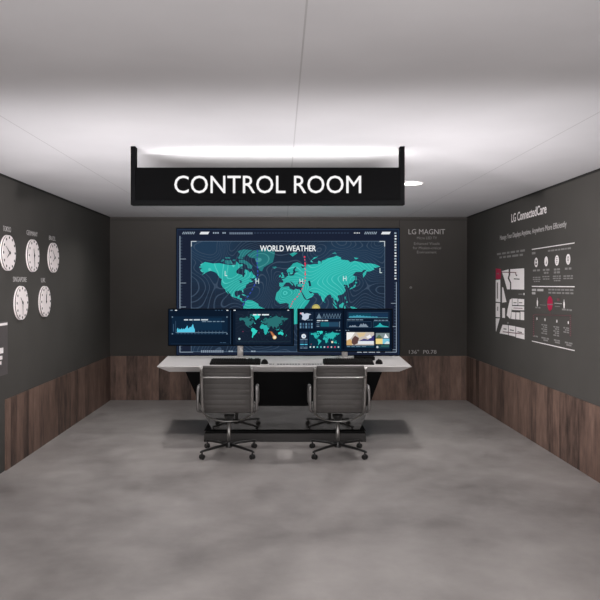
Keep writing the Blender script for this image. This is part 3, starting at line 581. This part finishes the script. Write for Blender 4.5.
for xa, xb, y, h, n, mt in [(532, 535.5, 253.2, .022, 1, 'dimink'), (548, 571, 249.6, .015, 7, 'dimink')] + \
    [(*q, .018, 2, 'dimink') for q in ((533, 540, 270.4), (543, 549.5, 269.8), (544, 548.5, 272.8), (554, 560, 269.4), (554, 560, 272.4), (565, 571.5, 268.6))] + \
    [(*q, .011, 3, 'dimink') for q in ((533, 540.5, 277.4), (533, 540.5, 279.4), (534, 540, 281.4), (542.5, 549.5, 276.6), (543, 549.5, 279), (553, 561, 276.2), (553, 561, 278.4), (554, 560.5, 280.6), (563.5, 573, 276), (563.5, 573, 278.4))] + \
    [(532, 543.5, 290, .022, 2, 'greyink'), (532, 535.5, 293.2, .022, 1, 'greyink'), (548.5, 573.5, 289.8, .015, 7, 'dimink'), (548.5, 573.5, 293, .015, 6, 'dimink')]:
    ipart('caption_line', lambda m: rsmall(xa, xb, y, h, M[mt], n, m))
ipart('hub_disc', lambda m: (rdisc(m, 550.1, 303.4, .068, M['redink']), rface(m, [(547.4, 303.9), (552.8, 304.1), (552.8, 304.9), (547.4, 304.7)], M['dimink'], .002)), 'crimson disc')
for x, y in ((537.5, 301.8), (564.2, 303.6)):
    def fig(m):
        rdisc(m, x, y+1, .017, M['white'], rz=.036); rdisc(m, x, y-3, .011, M['greyink'], rz=.012)
    ipart('figure_icon', fig)
def links(m):
    rface(m, [(540, 304.6), (546, 305), (546, 305.4), (540, 305)], M['dimink'])
    rface(m, [(554.5, 302.8), (562, 303.5), (562, 304.1), (554.5, 303.4)], M['greyink']); rface(m, [(555, 306), (560, 306.4), (560, 306.9), (555, 306.5)], M['dimink'])
    rface(m, [(557, 298.4), (559.6, 298.5), (559.6, 301), (557, 300.9)], M['dimred'])
    rsmall(535.5, 540.5, 307.6, .014, M['dimink'], 2, m); rsmall(562, 572, 309.8, .014, M['dimink'], 3, m)
    rface(m, [(550, 309), (550.4, 309), (550.4, 314.6), (550, 314.6)], M['dimred'])
    rface(m, [(534, 314.4), (570.5, 315.4), (570.5, 315.9), (534, 314.8)], M['dimred'])
    for x in (533.6, 570.4):
        for q in range(11): rface(m, [(x-.5, 315+q*2), (x+.6, 315+q*2), (x+.6, 316.1+q*2), (x-.5, 316.1+q*2)], M['dimred'])
ipart('link_lines', links, 'dull red and grey link lines')
for x, y in ((537.1, 318.6), (545.1, 319.7), (557, 321.2), (568.4, 322.6)): ipart('note_dot', lambda m: rdisc(m, x, y, .012, M['white'], rz=.014))
for x0, y0, n in ((543, 325, 5), (555, 327, 5), (565, 328, 3)):
    for q in range(n): ipart('note_line', lambda m: rsmall(x0-1.5+(q % 2)*1.5, x0+4.2, y0+q*2.1, .012, M['dimink'], 2, m))
for xa, xb, y, n in ((533, 538, 336.2, 2), (541.5, 549, 338.2, 2), (554, 560, 340.4, 2), (565, 572.5, 343, 2), (543.5, 548, 340.3, 1), (555, 560, 342.6, 1), (566.5, 571.5, 345.2, 1)):
    ipart('note_line', lambda m: rsmall(xa, xb, y, .014, M['dimink'], n, m))

# ================================================================== DESK
DF, DB, ZD = F/100.5, F/88.0, .74
XF0, XF1, XB0, XB1 = -1.234, 1.2985, -1.29, 1.352
desk = empty('console_desk', (.03, F/94, 0), 'long white control desk with pointed chamfered ends on a dark pedestal', 'desk')
m = MB(); bm = m.bm; t = .062; ins = .115; mi = m.mi(M['desk'])
loops = []
for z, i_, e in ((ZD, .006, .005), (ZD-.004, 0, 0), (ZD-.010, 0, 0), (ZD-t, ins, .042)):
    loops.append([bm.verts.new(p) for p in ((XF0+i_, DF+e, z), (XF1-i_, DF+e, z), (XB1-i_, DB-e, z), (XB0+i_, DB-e, z))])
bm.faces.new(loops[0]); bm.faces.new(loops[-1][::-1])
for A, B in zip(loops, loops[1:]):
    for k in range(4): bm.faces.new((A[k], A[(k+1) % 4], B[(k+1) % 4], B[k]))
for f in bm.faces: f.material_index = mi
m.build('desktop', desk)
DP = F/100.46
def pz(py): return EYE-(py-VY)*DP/F
def px_(p): return (p-VX)*DP/F
ztop = ZD-t; zs = pz(406); zw = pz(425); zbt = .094
lft = lambda z: px_(185.5)+(px_(209.5)-px_(185.5))*(ztop-z)/(ztop-zw)
rgt = lambda z: px_(382)+(px_(362)-px_(382))*(ztop-z)/(ztop-zw)
m = MB(); m.prism([(lft(ztop), DP, ztop), (rgt(ztop), DP, ztop), (rgt(zs), DP, zs), (lft(zs), DP, zs)], (0, .62, 0), M['matte'], .003); m.build('pedestal', desk)
m = MB(); m.prism([(lft(zs), DP, zs), (rgt(zs), DP, zs), (rgt(zw), DP, zw), (px_(362)-.01, DP, zbt+.012), (px_(209.5)+.01, DP, zbt+.012), (lft(zw), DP, zw)], (0, .62, 0), M['gloss']); props(m.build('front_panel', desk), 'polished dark panel that mirrors the floor')
for sgn_, a, b in ((-1, px_(209.5), px_(204)), (1, px_(362), px_(366))):
    m = MB(); m.prism([(a-sgn_*.002, DP-.004, zw), (a-sgn_*.03, DP-.004, zbt), (b, DP-.004, zbt)], (0, .62, 0), M['matte']); m.build('foot_flare', desk)
DPL = F/101.56
m = MB(); m.box(((204-VX)*DPL/F, DPL, 0), ((366-VX)*DPL/F, DPL+.75, .082), M['plinth'], .003); m.build('plinth', desk)
m = MB(); m.box(((205-VX)*DPL/F, DPL+.008, .082), ((365-VX)*DPL/F, DPL+.75, zbt), M['gap']); m.build('shadow_gap', desk)
# a fine printed line along the front edge of the top
m = MB()
for xa, xb, n in ((269, 274, 2), (277, 300, 8), (303, 322, 7)):
    D = DF+.12; a, b = (xa-VX)*D/F, (xb-VX)*D/F; smallprint(m, (a, D, ZD), (1, 0, 0), (0, 1, 0), b-a, .085, M['clockblack'], n, .0008)
props(m.build('print_line', desk, normals=False), 'thin line of tiny dark print')

# ================================================================== MONITORS
def monitor(x0, x1, y0, y1, D, standx, label, draw, cat='monitor'):
    a, b = at(x0, y1, D), at(x1, y0, D)
    sp = at(standx, 0, D+.05); o = empty('monitor', (sp.x, D+.06, ZD), label, cat, 'monitors on the white desk')
    m = MB(); m.box((a.x, D, a.z), (b.x, D+.028, b.z), M['bezel'], .004); m.build('housing', o)
    m = MB(); m.cyl((sp.x, D+.06, (ZD+.008+a.z+.12)/2), (0, 0, 1), .032, a.z+.12-ZD-.008, M['silver'], 32); st = m.build('stand', o)
    m = MB(); m.box((sp.x-.05, D+.027, a.z+.06), (sp.x+.05, D+.05, a.z+.16), M['silver'], .004); m.build('mount', st)
    m = MB(); m.cyl((sp.x, D+.05, ZD+.0055), (0, 0, 1), .095, .008, M['silver'], 48, bevel=.002); props(m.build('stand_base', o), 'flat round silver foot')
    s = Screen(D-.0008); draw(s); s.mb.build('screen_picture', o, normals=False)
    return o
DM = F/90.4
CY = em((86, 196, 226)); DKB = em((13, 26, 43)); DKB2 = em((16, 36, 57)); LN = em((58, 84, 108)); TL = em((44, 178, 172)); TLD = em((42, 110, 112)); TLB = em((52, 208, 196)); WH = em((232, 238, 242)); MID = em((110, 132, 150)); DKT = em((24, 70, 88))
def draw_left(s):
    s.rect(168.6, 309.4, 293.2, 345.2, DKB, 0)
    s.rect(231.4, 309.4, 233.0, 345.2, em((6, 12, 22)), 1); s.rect(230.4, 310.5, 230.7, 344, LN, 2)
    s.dashes(170.5, 174, 310.3, .8, MID, 1, 2); s.dashes(175, 178.5, 310.3, .8, WH, 1, 2); s.dashes(226.5, 229.5, 310.3, .8, WH, 1, 2); s.dashes(215, 224, 310.3, .6, LN, 3, 2)
    s.rect(171.8, 316.4, 227.6, 334.4, DKB2, 1); s.rect(192, 318, 222, 330, em((18, 44, 68)), 2)
    for cx in (171.8, 226.4):
        for cy in (316.4, 333.2): s.rect(cx, cy, cx+1.2, cy+1.2, MID, 3)
    s.words(184, 208, 319.8, 1.2, em((196, 206, 214)), 4, 4); s.words(202, 224.5, 321.5, .9, MID, 5, 4)
    hs = [2.6, 4.0, 1.9, 3.2, 2.2, 3.6, 2.4, 3.2, 2.6, 3.6, 4.4, 6.2, 3.2, 3.8, 5.0, 4.2, 6.0, 7.4, 4.0, 2.4]
    s.poly([(177, 332.2)]+[(177+i*.94, 332.2-h*1.12) for i, h in enumerate(hs)]+[(177+19*.94, 332.2)], CY, 4)
    s.rect(175.8, 332.2, 226.8, 332.7, MID, 3)
    for i in range(8): s.rect(198+i*3.5, 330.8, 198.8+i*3.5, 332.2, LN, 3)
    s.dashes(177, 225, 333.6, .6, LN, 14, 3); s.rect(173.2, 324, 173.9, 331.5, LN, 3); s.rect(175.4, 321, 175.8, 332.4, LN, 3)
    s.rect(171, 343.6, 229, 343.9, em((30, 50, 72)), 3); s.words(220, 226, 342.6, .6, LN, 2, 3)
    s.rect(235.5, 311.2, 291, 343.6, SEA_S, 1); s.dashes(233.6, 237, 310.3, .8, WH, 1, 2); s.dashes(287.5, 290, 310.3, .8, WH, 1, 2)
    dk = {'na', 'eurasia'} | NORTH
    s.world(262.3, 329.6, .1385, lambda n: TLB if n in ('greenland', 'sa', 'australia') else (TLD if n in dk else TL), 3)
    s.words(253, 269, 314.7, 1.2, WH, 3, 5)
    s.poly([(269.6, 331.2), (272, 331.6), (276, 336.4), (273.6, 338.4)], em((150, 84, 52)), 5); s.poly([(270.4, 331.8), (271.6, 332), (275, 336.6), (273.8, 337.6)], em((196, 128, 84)), 6)
    s.disc(274.6, 337.3, 1.9, em((236, 196, 140)), 7, n=14); s.disc(274.8, 337.4, 1.1, em((250, 238, 214)), 8, n=12)
    s.disc(239.4, 338.8, 1.1, em((190, 220, 226)), 5, n=10); s.disc(243, 331.5, .6, em((120, 52, 76)), 5, n=8); s.disc(259, 332.8, .6, em((120, 52, 76)), 5, n=8); s.disc(255, 323.4, .6, em((80, 190, 190)), 5, n=8)
    s.rect(237, 341.2, 290, 341.5, em((36, 60, 70)), 3)
def draw_right(s):
    s.rect(298.6, 309.6, 391.8, 351.0, em((12, 24, 41)), 0)
    s.rect(342.6, 309.6, 344.2, 351.0, em((8, 16, 30)), 1)
    P = em((22, 36, 56)); P2 = em((28, 60, 80))
    s.rect(299.6, 311.8, 313.4, 321, P, 1); s.rect(315.4, 311.8, 341, 319.4, P, 1); s.rect(315.4, 320.8, 341, 328.4, P, 1); s.rect(299.6, 322.4, 313.4, 328.6, P, 1)
    s.poly([(300.4, 313), (303.2, 312.4), (304.2, 314), (307, 313.2), (311.2, 314.2), (309, 315.4), (308.6, 318.4), (305, 320.4), (301.8, 319.2), (302.6, 316)], em((196, 206, 224)), 3); s.disc(300.9, 313.4, .9, em((230, 170, 182)), 4, n=8)
    s.words(307, 312.6, 320, .8, MID, 2, 3)
    for i in range(5): s.rect(299.9+i*2.8, 323, 301.3+i*2.8, 328.2, em((104, 142, 168)) if i % 2 == 0 else em((58, 92, 122)), 3); s.rect(299.9+i*2.8, 325.4, 301.3+i*2.8, 326, P, 4)
    s.poly([(316.4, 318.4), (319, 313.2), (321.6, 318.4)], MID, 3)
    for i in range(13): s.line(322.6+i*1.4, 313.6 if i % 2 else 318.2, 324+i*1.4, 318.2 if i % 2 else 313.6, .5, em((92, 116, 136)), 3)
    s.rect(316.4, 318.3, 341, 318.7, LN, 3); s.words(317, 328, 320.6, .8, WH, 3, 4)
    s.rect(320.6, 322.2, 338.6, 326.6, em((24, 96, 112)), 2); s.rect(329, 322.2, 338.6, 326.6, em((38, 70, 96)), 3); s.rect(316.6, 322, 319.4, 322.9, MID, 3); s.rect(316.6, 324, 319.4, 324.8, LN, 3); s.rect(316.6, 325.8, 319.4, 326.7, MID, 3); s.rect(339.2, 321.6, 339.8, 327.2, MID, 3)
    s.dashes(336, 341.6, 330.4, .7, MID, 2, 3)
    s.rect(299.6, 331.8, 308, 349, P, 1); s.disc(303.7, 336.2, 2.3, em((222, 230, 238)), 3, n=18); s.disc(303.9, 336.3, .9, em((140, 170, 190)), 4, n=10)
    for y, c in ((339.4, MID), (341, LN), (342.4, LN), (344.4, CY), (346.4, LN), (348, MID)): s.words(300.2, 307.4, y, .9, c, 2, 3)
    s.rect(309, 331.8, 341, 349, em((14, 48, 66)), 1)
    s.world(324.3, 340.2, .082, lambda n: TL if n not in NORTH else TLB, 3)
    s.disc(332.2, 342, 1.1, em((230, 222, 196)), 5, n=10); s.disc(311.2, 344.2, .5, em((150, 60, 84)), 5, n=8)
    cols = [(190, 210, 214), (206, 214, 220), (80, 190, 190), (90, 190, 186), (190, 204, 212), (214, 84, 112), (206, 190, 190), (206, 80, 104), (190, 206, 214)]
    for i, c in enumerate(cols): s.disc(310.4+i*3.5, 347, .85, em(c), 5, n=10)
    # right-hand window
    s.rect(346.8, 311.6, 389.6, 319, P, 1); s.rect(348.6, 313.2, 388, 317.4, em((18, 66, 86)), 2); s.rect(371, 313.2, 388, 317.4, em((26, 52, 80)), 3); s.rect(348.6, 312.4, 388, 312.7, LN, 3); s.rect(348.6, 317.5, 388, 317.9, em((96, 150, 166)), 3)
    hs = [.8, 1.4, 1, 1.9, 1.2, 2.4, 1.6, 2.2, 1.2, 1.8, 1, 1.4, .9, 1.2, .7, 1, .6, .9, .5]
    s.poly([(349, 317.4)]+[(349+i*1.6, 317.4-h) for i, h in enumerate(hs)]+[(349+18*1.6, 317.4)], em((66, 152, 176)), 4)
    s.words(347, 363, 319.8, .9, MID, 4, 3); s.words(374, 388, 320.4, 1.0, MID, 4, 3)
    s.rect(346.8, 321.4, 371.4, 327.6, em((16, 32, 52)), 1); s.rect(373, 321.4, 389.4, 327.6, em((14, 44, 62)), 1); s.frame(346.8, 321.4, 371.4, 327.6, .25, LN, 3); s.frame(373, 321.4, 389.4, 327.6, .25, LN, 3)
    hs = [.4, 1.6, .8, 1.8, 1.2, 2, .6, .4, .3, 1.8, 3.4, 2, 4, 2.4, 3.2, 1.4, .6]
    s.poly([(349, 327)]+[(349+i*1.2, 327-h) for i, h in enumerate(hs)]+[(349+16*1.2, 327)], em((128, 144, 160)), 4)
    s.poly([(374, 327), (376.5, 326.2), (378.6, 324.6), (379.8, 322.6), (381.2, 324.2), (383, 325.6), (388.6, 326.6), (388.6, 327)], em((48, 176, 178)), 4)
    s.dashes(345.4, 350, 330.4, .7, MID, 2, 3)
    s.rect(346.6, 332.2, 374, 345.2, em((196, 186, 178)), 1); s.poly([(346.6, 332.2), (355, 332.2), (352, 337), (349, 340), (346.6, 341)], em((240, 238, 236)), 2); s.poly([(346.6, 340.4), (350, 338.8), (353, 342), (352, 345.2), (346.6, 345.2)], em((206, 168, 112)), 2)
    s.poly([(352, 339), (355, 335.6), (359, 338), (358, 343), (354, 345.2), (351.6, 343)], em((92, 66, 64)), 3); s.poly([(357, 333), (366, 332.4), (364, 336), (359, 337.6)], em((214, 190, 150)), 3)
    s.poly([(359, 340.8), (364, 338.6), (368, 339.6), (374, 335), (374, 341.2), (359, 341.2)], em((54, 50, 110)), 3); s.poly([(366, 336.8), (370, 334.6), (371.6, 337.8), (368, 338.6)], em((236, 234, 240)), 4)
    s.rect(358, 341, 373.6, 344, em((222, 226, 232)), 5); s.rect(346.6, 345.2, 374, 347.4, em((24, 62, 84)), 2); s.words(347, 366, 346.4, .7, MID, 4, 3)
    s.rect(375.8, 333, 389.4, 338, em((126, 140, 142)), 1); s.poly([(376, 338), (379, 334.6), (382, 337), (381, 338)], em((84, 108, 84)), 2); s.poly([(383.6, 338), (385.4, 333.6), (388.6, 338)], em((236, 240, 244)), 3)
    s.rect(375.8, 338.6, 382.6, 344, em((236, 212, 138)), 1); s.rect(382.6, 338.6, 389.4, 344, em((120, 192, 216)), 1); s.poly([(384, 344), (387, 341), (389.4, 342), (389.4, 344)], em((206, 226, 226)), 2)
    s.rect(375.8, 344.6, 389.4, 348.4, em((28, 58, 72)), 1); s.disc(377.4, 347, 1.1, em((196, 206, 214)), 2, n=10); s.rect(381, 345.4, 389, 346.6, em((48, 98, 92)), 2)
    s.rect(299, 350, 391, 350.3, em((30, 52, 76)), 2)
monitor(167.8, 294.0, 308.6, 346.0, DM, 240.2, 'very wide monitor over the left keyboard showing a cyan area chart and a world map', draw_left)
monitor(297.3, 392.8, 308.6, 352.0, DM-.02, 344.8, 'wide monitor on the right side of the desk filled with dashboard panels and photos', draw_right)

# ================================================================== KEYBOARDS, MICE, BLACK BOX
def keyboard(x0, x1, label):
    Df = F/99.4+.02; X0, X1 = (x0-VX)*Df/F, (x1-VX)*Df/F; dp = .20
    o = empty('keyboard', ((X0+X1)/2, Df+dp/2, ZD), label, 'keyboard', 'keyboards on the white desk')
    m = MB(); m.prism([(X0, Df, ZD), (X0, Df, ZD+.016), (X0, Df+dp, ZD+.042), (X0, Df+dp, ZD)], (X1-X0, 0, 0), M['key'], .003); m.build('body', o)
    def top(y): return ZD+.016+(y-Df)/dp*.026
    wkey = (X1-X0-.03)/21; m = MB()
    for r in range(6):
        y = Df+.014+r*.030+(.004 if r == 5 else 0); c = 0
        while c < 21:
            w = 6 if (r == 0 and c == 4) else 1
            if not ((c in (15, 18)) and r not in (0, 99)):
                xa = X0+.015+c*wkey+.0015; xb = X0+.015+(c+w)*wkey-.0015
                za, zb_ = top(y), top(y+.025)
                m.prism([(xa, y, za), (xa, y+.025, zb_), (xa+0, y+.023, zb_+.007), (xa, y+.002, za+.007)], (xb-xa, 0, 0), M['keycap'])
            c += w
    m.build('keys', o)
    for X in (X0+.05, X1-.05):
        m = MB(); m.box((X-.02, Df+dp-.012, ZD), (X+.02, Df+dp-.002, ZD+.006), M['base']); m.build('foot', o)
    return o
keyboard(209.6, 260.2, 'black keyboard on the desk behind the chair facing the chart and map monitor')
keyboard(324, 374.2, 'black keyboard on the desk in front of the dashboard monitor')
def mouse(px, label):
    D = F/97.5; X = (px-VX)*D/F
    o = empty('computer_mouse', (X, D, ZD), label, 'mouse', 'mice beside the keyboards')
    m = MB(); r = bmesh.ops.create_uvsphere(m.bm, u_segments=28, v_segments=16, radius=1)
    for v in r['verts']:
        x, y, z = v.co
        v.co = Vector((X+x*.037*(1-.12*y), D+y*.064, ZD+max(0, z)*(.046-.008*y)))
    bmesh.ops.remove_doubles(m.bm, verts=m.bm.verts, dist=1e-5)
    m.mi(M['key'])
    for f in m.bm.faces: f.smooth = True
    m.build('shell', o)
    m = MB(); m.cyl((X, D+.030, ZD+.039), (1, 0, 0), .008, .006, M['keycap'], 20); m.build('scroll_wheel', o)
    m = MB(); m.box((X-.0007, D+.012, ZD+.030), (X+.0007, D+.022, ZD+.044), M['base']); m.build('button_seam', o)
mouse(264.6, 'round black mouse at the right end of the left keyboard')
mouse(379, 'round black mouse at the right end of the right keyboard')
a = at(354.2, 358, F/93.5); b = at(374.8, 354.2, F/93.5); YS = F/93.5-.02
o = empty('sound_bar', ((a.x+b.x)/2, YS+.04, ZD), 'low black box on the desk under the right half of the dashboard monitor', 'speaker')
m = MB(); m.box((a.x, YS, ZD+.004), (b.x, YS+.08, ZD+.042), M['bezel'], .006); m.build('body', o)
m = MB()
for i in range(12): m.box((a.x+.012+i*.0165, YS-.0015, ZD+.012), (a.x+.024+i*.0165, YS+.001, ZD+.034), M['keycap'])
m.build('grille', o)
for X in (a.x+.02, b.x-.02):
    m = MB(); m.box((X-.01, YS+.01, ZD), (X+.01, YS+.07, ZD+.005), M['base']); m.build('foot', o)

# ================================================================== CHAIRS (local: +Y faces the desk)
def catmull(P, n=8):
    P = [Vector(p) for p in P]; P = [2*P[0]-P[1]]+P+[2*P[-1]-P[-2]]; out = []
    for i in range(1, len(P)-2):
        for k in range(n):
            t = k/n; a, b, c, d = P[i-1:i+3]
            out.append(.5*((2*b)+(-a+c)*t+(2*a-5*b+4*c-d)*t*t+(-a+3*b-3*c+d)*t**3))
    out.append(P[-2]); return out
PROFILE = [(0, -.292, .822), (0, -.268, .74), (0, -.240, .63), (0, -.214, .53), (0, -.196, .465), (0, -.165, .418), (0, -.11, .400), (0, -.02, .402), (0, .09, .418), (0, .19, .432), (0, .235, .420), (0, .245, .395)]
def resample(P, n):
    d = [0]
    for a, b in zip(P, P[1:]): d.append(d[-1]+(b-a).length)
    out = []; j = 0
    for i in range(n+1):
        s_ = d[-1]*i/n
        while j < len(d)-2 and d[j+1] < s_: j += 1
        t = (s_-d[j])/(d[j+1]-d[j]); out.append(P[j].lerp(P[j+1], max(0, min(1, t))))
    return out, d[-1]
def make_chair():
    o = empty('office_chair', (0, 0, 0), 'x', 'chair', 'grey swivel chairs at the desk')
    pts, Ln = resample(catmull(PROFILE), 220)
    m = MB(); mi = m.mi(M['mesh']); hw = .207; pitch = Ln/17; rows = []
    for i, p in enumerate(pts):
        a, b = pts[max(0, i-1)], pts[min(len(pts)-1, i+1)]; t = (b-a).normalized(); n = Vector((0, t.z, -t.y))
        s_ = Ln*i/220; u = (s_ % pitch)/pitch; puff = .0055*(max(0, math.sin(PI*u))**.45)
        rows.append([m.bm.verts.new(p+n*(side*(.003+puff))+Vector((x, 0, 0))) for side in (1, -1) for x in ((-hw, -hw*.33, hw*.33, hw) if side == 1 else (hw, hw*.33, -hw*.33, -hw))])
    for A, B in zip(rows, rows[1:]):
        for k in range(8):
            f = m.bm.faces.new((A[k], A[(k+1) % 8], B[(k+1) % 8], B[k])); f.material_index = mi; f.smooth = k not in (3, 7)
    for Rw in (rows[0], rows[-1]): f = m.bm.faces.new(Rw); f.material_index = mi
    # rolled top hem
    tp = pts[0]; m.tube([(-hw, tp.y, tp.z), (hw, tp.y, tp.z)], .016, M['mesh'], 14)
    m.build('ribbed_sling', o)
    sp, _ = resample(catmull(PROFILE), 60)
    for sx_ in (-1, 1):
        m = MB(); m.tube([p+Vector((sx_*.221, -.006, 0)) for p in sp], .0145, M['alu'], 12, flat=.017, side=(1, 0, 0)); m.build('side_rail', o)
    # upper stretcher behind the back
    m = MB(); zb_ = .737; yb = -.306
    m.tube([(-.222, yb+.012, zb_), (-.19, yb, zb_), (.19, yb, zb_), (.222, yb+.012, zb_)], .008, M['alu'], 10, flat=.015); m.build('back_stretcher', o)
    # spreaders under the seat
    m = MB()
    arc = [(.222*math.sin(t), -.13+.10*math.cos(t)**2, .405-.105*(math.cos(t)**1.3 if math.cos(t) > 0 else 0)) for t in [(-PI/2)+PI*i/24 for i in range(25)]]
    m.tube(arc, .0065, M['alu'], 10, flat=.008)
    m.build('seat_spreader', o)
    m = MB(); m.cyl((0, .01, .325), (0, 0, 1), .030, .06, M['base'], 32, r2=.05, bevel=.004); m.build('tilt_mechanism', o)
    m = MB(); m.cyl((0, 0, .19), (0, 0, 1), .0165, .19, M['alu'], 28); m.build('gas_column', o)
    for sx_ in (-1, 1):
        X = sx_*.262
        path = round_path([(sx_*.226, .12, .425), (X, .12, .45), (X, .13, .60), (X, .02, .628), (X, -.17, .640), (X, -.222, .56), (X, -.215, .425), (sx_*.226, -.18, .418)], .055, 6)
        m = MB(); m.tube(path, .0135, M['aludark'], 12, flat=.012, side=(1, 0, 0)); m.build('armrest', o)
    m = MB(); m.cyl((0, 0, .085), (0, 0, 1), .034, .05, M['base'], 28, r2=.026, bevel=.003); m.build('base_hub', o)
    for q in range(4):
        a = PI/4+q*PI/2; d = Vector((math.cos(a), math.sin(a), 0))
        m = MB(); m.tube([d*.02+Vector((0, 0, .088)), d*.16+Vector((0, 0, .082)), d*.31+Vector((0, 0, .072)), d*.335+Vector((0, 0, .066))], [.014, .012, .010, .008], M['base'], 12); lg = m.build('base_leg', o)
        m = MB(); c = d*.315; tng = Vector((-d.y, d.x, 0))
        m.cyl(c+Vector((0, 0, .056)), (0, 0, 1), .007, .03, M['base'], 14)
        for s_ in (-1, 1): m.cyl(c+tng*.013*s_+Vector((0, 0, .022)), tng, .022, .014, M['base'], 24, bevel=.003)
        m.cyl(c+Vector((0, 0, .034)), tng, .013, .026, M['base'], 16)
        m.build('caster', lg)
    return o
ch = make_chair(); DC = F/109
ch2 = copy_tree(ch)
ch.location = ((229-VX)/109, DC, 0); ch['label'] = 'grey ribbed swivel chair facing the chart and map monitor, the left of two'
ch2.location = ((337.7-VX)/109, DC, 0); ch2['label'] = 'grey ribbed swivel chair facing the dashboard monitor, the right of two'

# ================================================================== LIGHT
wd = bpy.data.worlds.new('showroom_glow'); bpy.context.scene.world = wd; wd.use_nodes = True
bg = wd.node_tree.nodes['Background']; bg.inputs['Color'].default_value = (1.0, .965, .965, 1); bg.inputs['Strength'].default_value = 1.1
def area(name, loc, rot, size, power, col=(1, .97, .95), sy=None, spread=PI):
    l = bpy.data.lights.new(name, 'AREA'); l.shape = 'RECTANGLE' if sy else 'DISK'; l.size = size
    if sy: l.size_y = sy
    l.energy = power; l.color = col; l.spread = spread
    o = bpy.data.objects.new(name, l); C.objects.link(o); o.location = loc; o.rotation_euler = rot; return o
for X, Y in LAMPS: area('downlight_lamp', (X, Y, H-.015), (0, 0, 0), .17, 10 if Y < 7 else 9, spread=2.4)
for X in (-1.5, .1, 1.7): area('added_front_lamp', (X, 2.1, H-.012), (0, 0, 0), .2, 18)  # added lamps without fixtures, to light the floor under the desk ends
area('added_front_fill', (.3, -.4, 1.35), (PI/2, 0, 0), 4.4, 115, (1, .965, .955), sy=.8)  # added fill behind the camera, no fixture stands there
up = area('added_ceiling_fill', (-.15, 1.3, .65), (0, 0, 0), 4.0, 56, (1, .97, .985), sy=.3, spread=math.radians(41))  # added unseen uplight that brightens the ceiling
up.rotation_euler = (Vector((-.05, 5.6, H))-up.location).to_track_quat('-Z', 'Y').to_euler()
area('added_sign_fill', (0, DG+.2, 2.27), (PI-.5, 0, 0), 1.6, 7, (1, .98, .97), sy=.03)  # added behind the sign to brighten the ceiling in its gap

def wall_spot(x, tgt, power, size):  # unseen spot added to brighten a side wall and its graphics
    l = bpy.data.lights.new('added_wall_spot', 'SPOT'); l.energy = power; l.color = (1, .95, .95); l.spot_size = math.radians(size); l.spot_blend = 1; l.shadow_soft_size = .06
    o = bpy.data.objects.new('added_wall_spot', l); C.objects.link(o); o.location = (x, 2.2, 1.7)
    o.rotation_euler = (Vector(tgt)-o.location).to_track_quat('-Z', 'Y').to_euler()
wall_spot(-1.2, (XR, 5.9, 1.5), 1120, 40); wall_spot(1.2, (XL, 5.7, 1.65), 620, 36)

# ================================================================== CAMERA
cam = bpy.data.cameras.new('camera'); co = bpy.data.objects.new('camera', cam); C.objects.link(co)
co.location = (0, 0, EYE); co.rotation_euler = (PI/2, 0, 0)
cam.sensor_width = 36; cam.lens = F/600*36; cam.shift_x = (300-VX)/600; cam.shift_y = -(300-VY)/600; cam.clip_end = 60
sc = bpy.context.scene; sc.camera = co
sc.view_settings.view_transform = 'Standard'; sc.view_settings.look = 'None'; sc.view_settings.gamma = 1; sc.view_settings.exposure = 0
sc.view_settings.use_curve_mapping = False
sc.cycles.max_bounces = 10; sc.cycles.diffuse_bounces = 6; sc.cycles.use_denoising = True
